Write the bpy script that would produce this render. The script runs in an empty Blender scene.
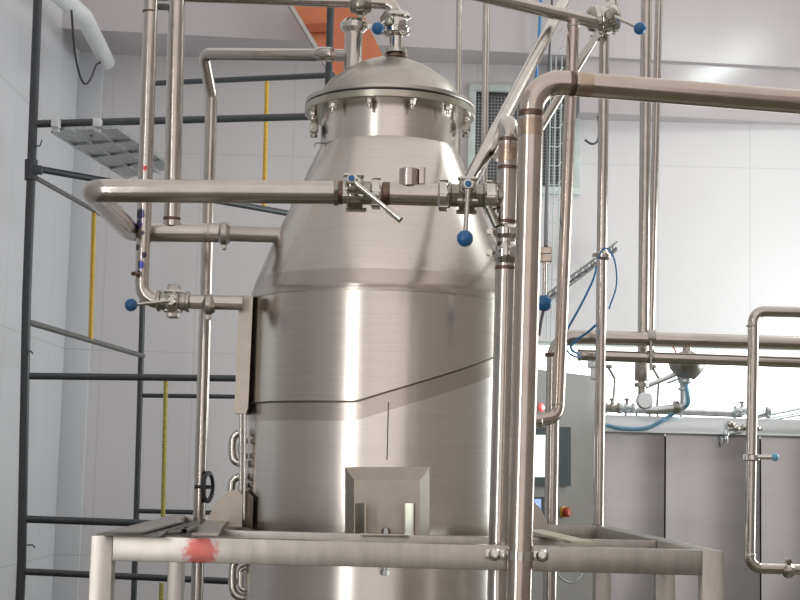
import bpy, bmesh, math, random
from mathutils import Vector, Matrix
random.seed(4)
S = bpy.context.scene
COL = S.collection
# ---------------------------------------------------------------- camera
F = 1500.0
PITCH = math.radians(6.5); ROLL = 0.025
EYE = Vector((0, 0, 1.6))
fw = Vector((0, math.cos(PITCH), math.sin(PITCH)))
r0 = Vector((1, 0, 0)); u0 = Vector((0, -math.sin(PITCH), math.cos(PITCH)))
rt = r0*math.cos(ROLL) + u0*math.sin(ROLL)
up = u0*math.cos(ROLL) - r0*math.sin(ROLL)
cd = bpy.data.cameras.new('camera'); cam = bpy.data.objects.new('camera', cd); COL.objects.link(cam)
cam.matrix_world = Matrix(((rt.x, up.x, -fw.x, EYE.x), (rt.y, up.y, -fw.y, EYE.y), (rt.z, up.z, -fw.z, EYE.z), (0, 0, 0, 1)))
cd.sensor_width = 36; cd.lens = F*36/800; cd.clip_start = .05; cd.clip_end = 60
S.camera = cam

def at(px, py, Y):
    """world point seen at (px,py) at distance Y down the hall (survey of the photograph)"""
    d = fw + rt*((px-400)/F) + up*((300-py)/F)
    return EYE + d*(Y/d.y)
def ext(p, q, z):
    """point at height z on the straight line p-q"""
    return p+(q-p)*((z-p.z)/(q.z-p.z))
def onz(px, py, z):    # point seen at a pixel on the level z
    d = at(px, py, 1)-EYE; return EYE+d*((z-EYE.z)/d.z)
def mpp(p):            # metres per pixel at a point
    return (p-EYE).dot(fw)/F

# ---------------------------------------------------------------- materials
MATS = {}
def newmat(name):
    m = bpy.data.materials.new(name); m.use_nodes = True
    return m, m.node_tree.nodes, m.node_tree.links, m.node_tree.nodes['Principled BSDF']
def metal(name, col, rough=.25, var=.06, stretch=(1, 1, 1), scale=8, bump=0.0, aniso=0, dark=.82, metallic=1.0, spec=.5):
    m, N, L, B = newmat(name)
    tc = N.new('ShaderNodeTexCoord'); mp = N.new('ShaderNodeMapping'); mp.inputs['Scale'].default_value = stretch
    L.new(tc.outputs['Object'], mp.inputs['Vector'])
    nz = N.new('ShaderNodeTexNoise'); nz.inputs['Scale'].default_value = scale; nz.inputs['Detail'].default_value = 5
    L.new(mp.outputs[0], nz.inputs['Vector'])
    cr = N.new('ShaderNodeValToRGB')
    cr.color_ramp.elements[0].position = .3; cr.color_ramp.elements[1].position = .7
    cr.color_ramp.elements[0].color = (*[c*dark for c in col], 1); cr.color_ramp.elements[1].color = (*col, 1)
    L.new(nz.outputs['Fac'], cr.inputs['Fac']); L.new(cr.outputs['Color'], B.inputs['Base Color'])
    mr = N.new('ShaderNodeMapRange'); mr.inputs['To Min'].default_value = max(.02, rough-var); mr.inputs['To Max'].default_value = rough+var
    L.new(nz.outputs['Fac'], mr.inputs['Value']); L.new(mr.outputs[0], B.inputs['Roughness'])
    B.inputs['Metallic'].default_value = metallic
    B.inputs['Specular IOR Level'].default_value = spec
    if bump:
        bp = N.new('ShaderNodeBump'); bp.inputs['Strength'].default_value = bump; bp.inputs['Distance'].default_value = .002
        L.new(nz.outputs['Fac'], bp.inputs['Height']); L.new(bp.outputs[0], B.inputs['Normal'])
    MATS[name] = m; return m
metal('tank_steel', (.70, .64, .595), .23, .03, (1.2, 1.2, 46), 3, .05, dark=.93)
metal('jacket_steel', (.67, .61, .56), .22, .03, (1.2, 1.2, 46), 3, .05, dark=.92)
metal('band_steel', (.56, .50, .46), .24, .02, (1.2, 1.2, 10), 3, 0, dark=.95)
metal('lug_steel', (.50, .45, .395), .42, .06, (3, 3, 3), 5, 0, dark=.85)
metal('cabinet_paint', (.27, .25, .235), .55, .05, (2, 2, 2), 3, 0, dark=.88, metallic=0)
metal('shell_steel', (.76, .705, .665), .24, .03, (1.2, 1.2, 46), 3, .05, dark=.93)
metal('edge_shade_dark', (.16, .14, .12), .5, .05, (3, 3, 3), 5, 0)
metal('flange_steel', (.53, .50, .42), .30, .05, (3, 3, 3), 5, 0, dark=.82)
metal('lid_steel', (.56, .52, .48), .34, .06, (2, 2, 2), 5, .03, dark=.8)
metal('pipe_steel', (.60, .55, .51), .20, .05, (3, 3, 3), 5, 0, dark=.86)
metal('pipe_warm', (.62, .53, .475), .22, .05, (3, 3, 3), 4, 0, dark=.86)
metal('pipe_dull', (.48, .45, .42), .33, .05, (3, 3, 3), 5, 0, dark=.82)
metal('polished_steel', (.68, .65, .61), .10, .04, (3, 3, 3), 9, 0, dark=.85)
metal('frame_steel', (.49, .46, .43), .33, .07, (14, 3, 3), 2.5, .05, dark=.80)
metal('frame_dark', (.20, .19, .18), .5, .07, (3, 3, 3), 5, 0)
metal('cabinet_steel', (.50, .49, .50), .24, .05, (1.0, 3, 5), 1.2, .05, dark=.82)
metal('cabinet_trim', (.84, .89, .92), .3, .05, (1, 1, 1), 3, 0, dark=.9)
metal('panel_steel', (.52, .50, .47), .42, .06, (1, 1, 1), 3, 0, dark=.9)
metal('weld_brown', (.22, .15, .115), .42, .05, (20, 20, 20), 4, .1, dark=.6)
metal('weld_amber', (.56, .43, .33), .28, .05, (8, 8, 8), 4, 0, dark=.75)
metal('valve_dark', (.40, .38, .33), .28, .08, (8, 8, 8), 4, 0, dark=.6)
metal('zinc', (.62, .63, .64), .42, .08, (12, 12, 12), 4, 0, dark=.7)
metal('scaffold_paint', (.06, .066, .075), .42, .08, (10, 10, 10), 5, .05, dark=.7, metallic=.15)
metal('scaffold_grey', (.20, .20, .19), .45, .08, (10, 10, 10), 5, .05, dark=.6, metallic=.4)
metal('yellow_paint', (.78, .47, .06), .5, .08, (6, 6, 30), 4, 0, dark=.75, metallic=0)
metal('yellow_worn', (.55, .47, .10), .55, .08, (10, 10, 40), 4, 0, dark=.4, metallic=0)
metal('blue_plastic', (.02, .13, .32), .32, .05, (6, 6, 6), 4, 0, dark=.85, metallic=0)
metal('blue_hose', (.05, .25, .55), .4, .05, (6, 6, 6), 4, 0, metallic=0)
metal('pale_blue_hose', (.22, .50, .68), .4, .05, (6, 6, 6), 4, 0, metallic=0)
metal('black_rubber', (.035, .037, .04), .5, .05, (6, 6, 6), 4, 0, metallic=0)
metal('grey_cable', (.10, .10, .11), .5, .05, (6, 6, 6), 4, 0, metallic=0)
metal('white_plastic', (.78, .79, .80), .4, .05, (3, 3, 3), 4, 0, dark=.93, metallic=0)
metal('red_plastic', (.52, .07, .035), .4, .05, (6, 6, 6), 4, 0, metallic=0)
metal('beige_plate', (.58, .55, .43), .6, .05, (3, 3, 3), 4, 0, metallic=0)
metal('orange_paint', (.66, .20, .09), .55, .06, (2, 2, 2), 3, 0, dark=.85, metallic=0)
metal('orange_dark', (.42, .09, .03), .55, .06, (2, 2, 2), 3, 0, dark=.85, metallic=0)
metal('screen_bezel', (.05, .06, .065), .75, .05, (3, 3, 3), 4, 0, metallic=0)
metal('floor_epoxy', (.15, .14, .10), .3, .08, (1, 1, 1), 3, .02, metallic=0)
metal('grille_dark', (.10, .11, .11), .7, .05, (6, 6, 6), 4, 0, metallic=0)
metal('grille_wire', (.36, .37, .37), .5, .05, (6, 6, 6), 4, 0, metallic=.4)
metal('window_frame', (.62, .68, .66), .4, .05, (3, 3, 3), 4, 0, metallic=0)

def wallmat(name, col, jx, jz, off=(0, 0, 0), axis='x', rough=.22, line=.93):
    m, N, L, B = newmat(name)
    tc = N.new('ShaderNodeTexCoord'); mp = N.new('ShaderNodeMapping'); L.new(tc.outputs['Object'], mp.inputs['Vector'])
    mp.inputs['Location'].default_value = off
    if axis == 'y': mp.inputs['Rotation'].default_value = (0, 0, -math.pi/2)
    sep = N.new('ShaderNodeSeparateXYZ'); L.new(mp.outputs[0], sep.inputs[0])
    def joint(out, pitch, w):
        a = N.new('ShaderNodeMath'); a.operation = 'PINGPONG'; a.inputs[1].default_value = pitch/2
        L.new(out, a.inputs[0])
        b = N.new('ShaderNodeMath'); b.operation = 'LESS_THAN'; b.inputs[1].default_value = w
        L.new(a.outputs[0], b.inputs[0]); return b
    jv = joint(sep.outputs['X'], jx, .004); jh = joint(sep.outputs['Z'], jz, .004)
    mx = N.new('ShaderNodeMath'); mx.operation = 'MAXIMUM'; L.new(jv.outputs[0], mx.inputs[0]); L.new(jh.outputs[0], mx.inputs[1])
    nz = N.new('ShaderNodeTexNoise'); nz.inputs['Scale'].default_value = 1.3; L.new(mp.outputs[0], nz.inputs['Vector'])
    cr = N.new('ShaderNodeValToRGB'); cr.color_ramp.elements[0].color = (*[c*.93 for c in col], 1); cr.color_ramp.elements[1].color = (*col, 1)
    L.new(nz.outputs['Fac'], cr.inputs['Fac'])
    mix = N.new('ShaderNodeMixRGB'); mix.inputs['Color2'].default_value = (*[c*line for c in col], 1)
    L.new(mx.outputs[0], mix.inputs['Fac']); L.new(cr.outputs['Color'], mix.inputs['Color1']); L.new(mix.outputs[0], B.inputs['Base Color'])
    bp = N.new('ShaderNodeBump'); bp.inputs['Strength'].default_value = .3; bp.inputs['Distance'].default_value = .003; bp.invert = True
    L.new(mx.outputs[0], bp.inputs['Height']); L.new(bp.outputs[0], B.inputs['Normal'])
    B.inputs['Roughness'].default_value = rough
    MATS[name] = m
wallmat('wall_white', (.72, .685, .70), .62, 1.35, (.35, 0, .35), 'x', line=.86)
wallmat('wall_left_m', (.66, .665, .70), .55, 1.35, (0, 0, .35), 'y', line=.8)
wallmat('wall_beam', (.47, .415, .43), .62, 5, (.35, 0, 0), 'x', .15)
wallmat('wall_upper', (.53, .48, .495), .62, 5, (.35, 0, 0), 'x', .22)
wallmat('wall_plain', (.42, .40, .385), 1.2, 1.35, (0, 0, 0), 'x', .5)
wallmat('ceiling_m', (.70, .69, .68), 1.2, 50, (0, 0, 0), 'x', .5)
def emit(name, col, st):
    m, N, L, B = newmat(name)
    nz = N.new('ShaderNodeTexNoise'); nz.inputs['Scale'].default_value = .8
    cr = N.new('ShaderNodeValToRGB'); cr.color_ramp.elements[0].color = (*[c*.85 for c in col], 1); cr.color_ramp.elements[1].color = (*col, 1)
    L.new(nz.outputs['Fac'], cr.inputs['Fac']); L.new(cr.outputs[0], B.inputs['Emission Color'])
    B.inputs['Emission Strength'].default_value = st; B.inputs['Base Color'].default_value = (.5, .5, .5, 1)
    MATS[name] = m
emit('daylight_pane', (1, 1, 1), 2.8)
emit('display_white', (.93, .95, 1), 1.3)
emit('display_blue', (.07, .22, .8), 1.0)
emit('display_text', (.6, .8, 1), 1.2)
emit('lamp_red', (1, .01, .03), .9)
emit('lamp_core', (1, .75, .7), 2.0)
# scorched paint / red mark on frame beam
def marked(name, base, mark, spots):
    """steel with coloured marker patches: spots = [(centre, radii, strength)] in object space"""
    m = MATS[base].copy(); m.name = name; N = m.node_tree.nodes; L = m.node_tree.links
    B = N['Principled BSDF']; src = B.inputs['Base Color'].links[0].from_socket
    tc = N.new('ShaderNodeTexCoord'); cur = src; met = None
    nz = N.new('ShaderNodeTexNoise'); nz.inputs['Scale'].default_value = 60; nz.inputs['Detail'].default_value = 3
    L.new(tc.outputs['Object'], nz.inputs['Vector'])
    for c, r, st, col in spots:
        s = N.new('ShaderNodeVectorMath'); s.operation = 'SUBTRACT'; s.inputs[1].default_value = c; L.new(tc.outputs['Object'], s.inputs[0])
        d = N.new('ShaderNodeVectorMath'); d.operation = 'DIVIDE'; d.inputs[1].default_value = r; L.new(s.outputs[0], d.inputs[0])
        l = N.new('ShaderNodeVectorMath'); l.operation = 'LENGTH'; L.new(d.outputs[0], l.inputs[0])
        ad = N.new('ShaderNodeMath'); ad.operation = 'ADD'; L.new(l.outputs['Value'], ad.inputs[0]); L.new(nz.outputs['Fac'], ad.inputs[1])
        mr = N.new('ShaderNodeMapRange'); mr.inputs['From Min'].default_value = 1.5; mr.inputs['From Max'].default_value = 1.15
        mr.inputs['To Min'].default_value = 0; mr.inputs['To Max'].default_value = st
        L.new(ad.outputs[0], mr.inputs['Value'])
        mx = N.new('ShaderNodeMixRGB'); mx.inputs['Color2'].default_value = (*col, 1)
        L.new(mr.outputs[0], mx.inputs['Fac']); L.new(cur, mx.inputs['Color1']); cur = mx.outputs[0]
    L.new(cur, B.inputs['Base Color'])
    MATS[name] = m; return m

# ---------------------------------------------------------------- mesh helpers
def frame_for(axis):
    a = axis.normalized(); ref = Vector((0, 0, 1)) if abs(a.z) < .9 else Vector((0, 1, 0))
    x = ref.cross(a).normalized(); y = a.cross(x)
    return x, y, a
def lathe(bm, prof, org, axis=Vector((0, 0, 1)), segs=32, cap=True):
    """prof: (distance along axis, radius)"""
    x, y, a = frame_for(Vector(axis)); org = Vector(org); rings = []
    for t, r in prof:
        if r < 1e-6: rings.append([bm.verts.new(org+a*t)])
        else: rings.append([bm.verts.new(org+a*t+(x*math.cos(2*math.pi*i/segs)+y*math.sin(2*math.pi*i/segs))*r) for i in range(segs)])
    for p, q in zip(rings, rings[1:]):
        for i in range(segs):
            j = (i+1) % segs
            if len(p) == 1 and len(q) == 1: continue
            if len(p) == 1: f = [p[0], q[j], q[i]]
            elif len(q) == 1: f = [p[i], p[j], q[0]]
            else: f = [p[i], p[j], q[j], q[i]]
            bm.faces.new(f)
    if cap:
        if len(rings[0]) > 1: bm.faces.new(rings[0][::-1])
        if len(rings[-1]) > 1: bm.faces.new(rings[-1])
def fillet(pts, bend):
    pts = [Vector(p) for p in pts]; out = [pts[0]]
    for i in range(1, len(pts)-1):
        p, c, n = pts[i-1], pts[i], pts[i+1]
        d1 = (p-c); d2 = (n-c); ang = d1.angle(d2)
        if ang > math.pi-.02: out.append(c); continue
        b = bend[i-1] if isinstance(bend, (list, tuple)) else bend
        t = min(b/math.tan(ang/2), d1.length*.48 if i > 1 else d1.length*.95, d2.length*.48 if i < len(pts)-2 else d2.length*.95)
        rr = t*math.tan(ang/2); d1.normalize(); d2.normalize()
        cen = c+(d1+d2).normalized()*(rr/math.sin(ang/2))
        a = c+d1*t-cen; bb = c+d2*t-cen; sweep = a.angle(bb); k = max(3, int(sweep/.16))
        for j in range(k+1):
            s = j/k
            v = (a*math.sin((1-s)*sweep)+bb*math.sin(s*sweep))/math.sin(sweep)
            out.append(cen+v)
    out.append(pts[-1]); return out
def sweep(bm, path, r, segs=20, cap=True, radii=None):
    path = [Vector(p) for p in path]; n = len(path)
    tang = []
    for i in range(n):
        t = (path[min(i+1, n-1)]-path[max(i-1, 0)]); tang.append(t.normalized())
    x, y, a = frame_for(tang[0]); rings = []
    for i in range(n):
        if i:
            q = tang[i-1].rotation_difference(tang[i]); x = q @ x; y = q @ y
        rr = radii[i] if radii else r
        rings.append([bm.verts.new(path[i]+(x*math.cos(2*math.pi*k/segs)+y*math.sin(2*math.pi*k/segs))*rr) for k in range(segs)])
    for p, q in zip(rings, rings[1:]):
        for i in range(segs):
            j = (i+1) % segs; bm.faces.new([p[i], p[j], q[j], q[i]])
    if cap: bm.faces.new(rings[0][::-1]); bm.faces.new(rings[-1])
def tube(bm, pts, r, bend=.06, segs=20): sweep(bm, fillet(pts, bend), r, segs)
def box(bm, c, s, rot=None, bev=.003):
    g = bmesh.ops.create_cube(bm, size=1); M = Matrix.Translation(Vector(c)) @ (rot.to_4x4() if rot else Matrix()) @ Matrix.Diagonal((*s, 1))
    bmesh.ops.transform(bm, matrix=M, verts=g['verts'])
    if bev:
        es = list({e for v in g['verts'] for e in v.link_edges})
        bmesh.ops.bevel(bm, geom=es, offset=bev, segments=2, affect='EDGES', profile=.6)
def bar(bm, p, q, w, h, bev=.003):
    """square tube between two points, w across (horizontal), h vertical-ish"""
    p, q = Vector(p), Vector(q); x, y, a = frame_for(q-p)
    R = Matrix((x, y, a)).transposed(); box(bm, (p+q)/2, (w, h, (q-p).length), R, bev)
def sphere(bm, c, r, sx=1, sy=1, sz=1, seg=20):
    bmesh.ops.create_uvsphere(bm, u_segments=seg, v_segments=seg//2+2, radius=r, matrix=Matrix.Translation(Vector(c)) @ Matrix.Diagonal((sx, sy, sz, 1)))
def plate(bm, pts, th):
    """prism: polygon pts thickened by vector th"""
    a = [bm.verts.new(Vector(p)) for p in pts]; b = [bm.verts.new(Vector(p)+Vector(th)) for p in pts]
    n = len(a); bm.faces.new(a[::-1]); bm.faces.new(b)
    for i in range(n): bm.faces.new([a[i], a[(i+1) % n], b[(i+1) % n], b[i]])
def rootloc(p):
    v = Vector((0, 0, 0))
    while p is not None: v = v+Vector(p.location); p = p.parent
    return v
def obj(name, fill, mat, parent=None, sharp=32, label=None, kind=None, org=None):
    bm = bmesh.new(); fill(bm)
    bmesh.ops.recalc_face_normals(bm, faces=bm.faces)
    if org is None and parent is None:
        xs = [v.co for v in bm.verts]
        org = Vector(((min(v.x for v in xs)+max(v.x for v in xs))/2, (min(v.y for v in xs)+max(v.y for v in xs))/2, min(v.z for v in xs)))
    off = rootloc(parent) if parent else Vector(org)
    bmesh.ops.translate(bm, verts=bm.verts, vec=-off)
    me = bpy.data.meshes.new(name); bm.to_mesh(me); bm.free()
    me.shade_smooth(); me.set_sharp_from_angle(angle=math.radians(sharp))
    me.materials.append(MATS[mat]); o = bpy.data.objects.new(name, me); COL.objects.link(o)
    if parent: o.parent = parent
    else: o.location = off
    if label: o['label'] = label
    if kind: o['kind'] = kind
    return o
def thing(name, label, cat, loc, group=None):
    o = bpy.data.objects.new(name, None); COL.objects.link(o); o.location = loc; o.empty_display_size = .1
    o['label'] = label; o['category'] = cat
    if group: o['group'] = group
    return o
def tag(o, label, cat, group=None):
    o['label'] = label; o['category'] = cat
    if group: o['group'] = group
    return o
def struct(name, fill, mat, parent=None):
    o = obj(name, fill, mat, parent, kind=None if parent else 'structure'); return o
X, Yv, Z = Vector((1, 0, 0)), Vector((0, 1, 0)), Vector((0, 0, 1))

# fittings -----------------------------------------------------------
def ring(parent, c, axis, r, w=.012, mat='weld_brown', k=1.035, name='weld_seam'):
    a = Vector(axis).normalized()
    return obj(name, lambda bm: lathe(bm, [(-w, r*.99), (-w*.6, r*k), (w*.6, r*k), (w, r*.99)], c, a, 28), mat, parent)
def tint(parent, c, axis, r, w=.03):
    return ring(parent, c, axis, r, w, 'weld_amber', 1.012, 'heat_tint')
def clamp(parent, c, axis, r, mat='polished_steel', nut=None, w=.011):
    """sanitary clamp: ferrule pair, clamp ring with hinge lug and wing nut"""
    a = Vector(axis).normalized(); R = r*1.45
    def f(bm):
        lathe(bm, [(-w*1.9, r*1.0), (-w*1.5, r*1.16), (-w, R*.93), (-w*.75, R), (w*.75, R), (w, R*.93), (w*1.5, r*1.16), (w*1.9, r*1.0)], c, a, 28)
    cl = obj('clamp', f, mat, parent)
    n = Vector(nut).normalized() if nut is not None else frame_for(a)[1]
    def g(bm):
        p = Vector(c)+n*R*1.02; t = a.cross(n).normalized()
        box(bm, p+n*.006, (.014, .014, .014) if False else (.016, .018, .016), Matrix((t, a, n)).transposed(), .002)
        lathe(bm, [(-.016, .005), (.016, .005)], p+n*.008, t, 10)
        lathe(bm, [(.006, .0095), (.014, .0095)], p+n*.008, t, 6)
    obj('wing_nut', g, mat, cl if parent and parent.parent is None else parent)
    return cl
def union(parent, c, axis, r, L=.03, mat='polished_steel'):
    """slotted union nut"""
    a = Vector(axis).normalized()
    def f(bm):
        h = L/2
        lathe(bm, [(-h*1.2, r*1.02), (-h, r*1.12), (-h, r*1.32), (-h*.8, r*1.42), (h*.55, r*1.42), (h*.75, r*1.32), (h, r*1.25), (h*1.2, r*1.02)], c, a, 28)
        x, y, _ = frame_for(a)
        for k in range(6):
            d = x*math.cos(k*math.pi/3)+y*math.sin(k*math.pi/3); t = a.cross(d)
            box(bm, Vector(c)+d*r*1.43, (L*.35, L*.8, .008), Matrix((t, a, d)).transposed(), .0015)
    return obj('union_nut', f, mat, parent)
def pipe(name, label, pts, r, mat='pipe_steel', bend=.07, segs=22, cat='pipe', group='stainless process pipes'):
    pts = [Vector(p) for p in pts]; mid = sum(pts, Vector())/len(pts); mid.z = min(p.z for p in pts)-r
    t = thing(name, label, cat, mid, group)
    obj('tube', lambda bm: tube(bm, pts, r, bend, segs), mat, t)
    return t
def ball_valve(label, c, axis, r, stem, lever_to, ball=True, mat='valve_dark', blue_dot=True, ball_r=.026, boss=.0, name='ball_valve', group='ball valves with levers'):
    """inline ball valve: square body with tie bolts, end unions, stem boss, lever and knob"""
    c = Vector(c); a = Vector(axis).normalized(); s = Vector(stem).normalized(); t = a.cross(s).normalized()
    v = thing(name, label, 'valve', c, group)
    def body(bm):
        lathe(bm, [(-r*2.0, r*1.02), (-r*1.9, r*1.25), (-r*1.55, r*1.25), (-r*1.45, r*1.08), (-r*.8, r*1.1), (-r*.72, r*1.5), (-r*.6, r*1.6), (r*.6, r*1.6), (r*.72, r*1.5), (r*.8, r*1.1), (r*1.45, r*1.08), (r*1.55, r*1.25), (r*1.9, r*1.25), (r*2.0, r*1.02)], c, a, 8 if blue_dot else 28)
    obj('body', body, mat, v)
    def bolts(bm, u, w):
        p = c+(t*u+s*w)*r*1.15
        lathe(bm, [(-r*.95, r*.2), (-r*.72, r*.24), (r*.72, r*.24), (r*.95, r*.2)], p, a, 6)
    for u in (-1, 1):
        for w in (-1, 1): obj('tie_bolt', lambda bm: bolts(bm, u, w), 'polished_steel', v)
    hp = c+s*(r*1.75)
    obj('stem_boss', lambda bm: lathe(bm, [(0, r*.75), (r*1.1, r*.75), (r*1.25, r*.6), (r*1.65, r*.55), (r*1.8, r*.42)], c+s*r*.6, s, 24), 'polished_steel', v)
    tip = c+s*(r*2.4)
    if blue_dot: obj('stem_cap', lambda bm: lathe(bm, [(0, r*.3), (r*.1, r*.3), (r*.16, r*.2)], tip, s, 16), 'blue_plastic', v, label='blue stem cap')
    lt = Vector(lever_to); hb = c+s*r*2.1
    lv = obj('handle', lambda bm: (sweep(bm, [hb, hb+(lt-hb)*.12, lt], 0, 14, True, [r*.28, r*.24, r*.2])), 'polished_steel', v)
    if ball:
        obj('knob', lambda bm: sphere(bm, lt, ball_r), 'blue_plastic', v, label='blue ball knob')
    else:
        d = (lt-hb).normalized()
        obj('grip', lambda bm: sweep(bm, [lt-d*.04, lt+d*.012], r*.3, 14), 'polished_steel', v)
    return v

# ================================================================ ROOM
XL, XR, YB, YF, ZC = -2.22, 3.9, 10.0, -3.0, 5.3
struct('floor', lambda bm: box(bm, ((XL+XR)/2, (YB+YF)/2, -.05), (XR-XL+.4, YB-YF+.4, .1), None, 0), 'floor_epoxy')
struct('ceiling', lambda bm: box(bm, ((XL+XR)/2, (YB+YF)/2, ZC+.05), (XR-XL+.4, YB-YF+.4, .1), None, 0), 'ceiling_m')
# back wall with openings: window_1 (grille) and window_2 (bright, low, right)
g0 = at(476, 92, YB); g1 = at(572, 188, YB)
gx0, gx1, gz0, gz1 = g0.x, g1.x, g1.z, g0.z
b0 = at(531, 341, YB); bz1 = b0.z; bz0 = at(700, 433, YB).z; bx0 = b0.x; bx1 = XR-.25
def wb(bm):
    y = YB+.1
    def slab(x0, x1, z0, z1): box(bm, ((x0+x1)/2, y, (z0+z1)/2), (x1-x0, .2, z1-z0), None, 0)
    slab(XL-.2, gx0, 0, ZC)
    slab(gx0, gx1, gz1, ZC); slab(gx0, bx0, 0, gz0)
    slab(gx1, XR+.2, bz1, ZC); slab(bx0, gx1, bz1, gz0)
    slab(bx0, XR+.2, 0, bz0); slab(bx1, XR+.2, bz0, bz1)
struct('wall_back', wb, 'wall_white')
def wl(bm):
    x = XL-.1
    def slab(y0, y1, z0, z1): box(bm, (x, (y0+y1)/2, (z0+z1)/2), (.2, y1-y0, z1-z0), None, 0)
    slab(YF-.2, YB+.1, 0, ZC)
struct('wall_left', wl, 'wall_left_m')
struct('wall_right', lambda bm: box(bm, (XR+.1, (YB+YF)/2, ZC/2), (.2, YB-YF+.2, ZC), None, 0), 'wall_plain')
struct('wall_front', lambda bm: box(bm, ((XL+XR)/2, YF-.1, ZC/2), (XR-XL+.4, .2, ZC), None, 0), 'wall_plain')
# pilaster at the far left corner and shallow beam along the back wall
px1 = at(83, 480, YB-.06).x
struct('trim_1', lambda bm: box(bm, ((XL+px1)/2, YB-.03, ZC/2), (px1-XL, .06, ZC), None, .004), 'wall_left_m')
def ytrim(x): return 9.66+.10*x
def wedge(bm, x0, x1, z0, z1, out=0):
    plate(bm, [Vector((x0, ytrim(x0)-out, z0)), Vector((x1, ytrim(x1)-out, z0)), Vector((x1, YB+.05, z0)), Vector((x0, YB+.05, z0))], Z*(z1-z0))
zb0 = at(700, 118, ytrim(2.0)).z; zb1 = at(700, 64, ytrim(2.0)).z
xb2 = at(579, 110, 9.8).x
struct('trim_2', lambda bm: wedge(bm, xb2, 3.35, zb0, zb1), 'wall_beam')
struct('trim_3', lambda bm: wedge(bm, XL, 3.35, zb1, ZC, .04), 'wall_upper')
# window 1: mesh-covered ventilation window
w1 = bpy.data.objects.new('window_1', None); COL.objects.link(w1); w1.location = ((gx0+gx1)/2, YB, gz0); w1['kind'] = 'structure'
fwd = .05
obj('window_frame', lambda bm: [box(bm, c, s, None, .004) for c, s in (
    (((gx0+gx1)/2, YB, gz1+fwd/2), (gx1-gx0+2*fwd, .08, fwd)), (((gx0+gx1)/2, YB, gz0-fwd/2), (gx1-gx0+2*fwd, .08, fwd)),
    ((gx0-fwd/2, YB, (gz0+gz1)/2), (fwd, .08, gz1-gz0)), ((gx1+fwd/2, YB, (gz0+gz1)/2), (fwd, .08, gz1-gz0)))], 'window_frame', w1)
obj('shutter', lambda bm: box(bm, ((gx0+gx1)/2, YB+.08, (gz0+gz1)/2), (gx1-gx0, .02, gz1-gz0), None, 0), 'grille_dark', w1)
def mesh_wires(bm):
    n = int((gx1-gx0)/.022)
    for i in range(n+1):
        x = gx0+(gx1-gx0)*i/n; box(bm, (x, YB+.03, (gz0+gz1)/2), (.006, .006, gz1-gz0), None, 0)
    n = int((gz1-gz0)/.022)
    for i in range(n+1):
        z = gz0+(gz1-gz0)*i/n; box(bm, ((gx0+gx1)/2, YB+.035, z), (gx1-gx0, .006, .006), None, 0)
obj('wire_mesh', mesh_wires, 'grille_wire', w1)
# window 2: long low daylight window
w2 = bpy.data.objects.new('window_2', None); COL.objects.link(w2); w2.location = ((bx0+bx1)/2, YB, bz0); w2['kind'] = 'structure'
obj('window_pane', lambda bm: box(bm, ((bx0+bx1)/2, YB+.07, (bz0+bz1)/2), (bx1-bx0, .01, bz1-bz0), None, 0), 'daylight_pane', w2)
obj('window_frame', lambda bm: [box(bm, c, s, None, .003) for c, s in (
    (((bx0+bx1)/2, YB+.04, bz1-.012), (bx1-bx0, .06, .024)), (((bx0+bx1)/2, YB+.04, bz0+.012), (bx1-bx0, .06, .024)),
    ((bx0+.012, YB+.04, (bz0+bz1)/2), (.024, .06, bz1-bz0)), ((bx1-.012, YB+.04, (bz0+bz1)/2), (.024, .06, bz1-bz0)))], 'window_frame', w2)

# ================================================================ TANK
DT = 5.30
AX = at(385.2, 290, DT).x; TC = Vector((AX, DT, 0))
def zt(py): return at(388, py, DT).z
def rp(px, py): return px*mpp(at(388, py, DT))
RB = rp(134.4, 430)
tank = thing('process_tank', 'large brushed steel tank with conical top and bolted domed lid, hung in the square frame', 'tank', (AX, DT, .7))
T3 = Vector((AX, DT, 0))
z_gr, z_fb, z_nk = zt(109), zt(117.5), zt(150.5)
zs1 = at(385, 268, DT-RB).z; zs2 = at(385, 289.5, DT-RB).z
rN = rp(68.5, 135); rF = rp(85, 112)
# neck
obj('neck', lambda bm: lathe(bm, [(z_nk-.004, rN*.97), (z_nk, rN), (z_fb, rN)], T3, Z, 96, False), 'tank_steel', tank)
r1 = RB*.965
obj('cone', lambda bm: lathe(bm, [(zs1, r1), (zs1+.02, r1-.006), (zs1+(z_nk-zs1)*.25, r1-(r1-rN)*.225), (zs1+(z_nk-zs1)*.5, r1-(r1-rN)*.475), (zs1+(z_nk-zs1)*.75, r1-(r1-rN)*.735), (z_nk-.03, rN+.014), (z_nk, rN)], T3, Z, 128, False), 'tank_steel', tank)
obj('knuckle_band', lambda bm: lathe(bm, [(zs2, RB+.001), (zs2+.02, RB+.001), (zs2+(zs1-zs2)*.45, RB-.003), (zs2+(zs1-zs2)*.75, RB-.009), (zs1+.001, r1+.001), (zs1+.001, r1-.01)], T3, Z, 128, False), 'band_steel', tank)
obj('weld_seam', lambda bm: lathe(bm, [(zs2-.003, RB-.001), (zs2-.003, RB+.003), (zs2+.002, RB+.003), (zs2+.002, RB-.001)], T3, Z, 128, False), 'flange_steel', tank)
zlow = .95
obj('shell', lambda bm: lathe(bm, [(.72, .05), (.74, .07), (zlow-.05, RB*.9), (zlow, RB-.006), (zlow+.05, RB-.006), (zs2, RB-.006)], T3, Z, 128), 'shell_steel', tank)
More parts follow.
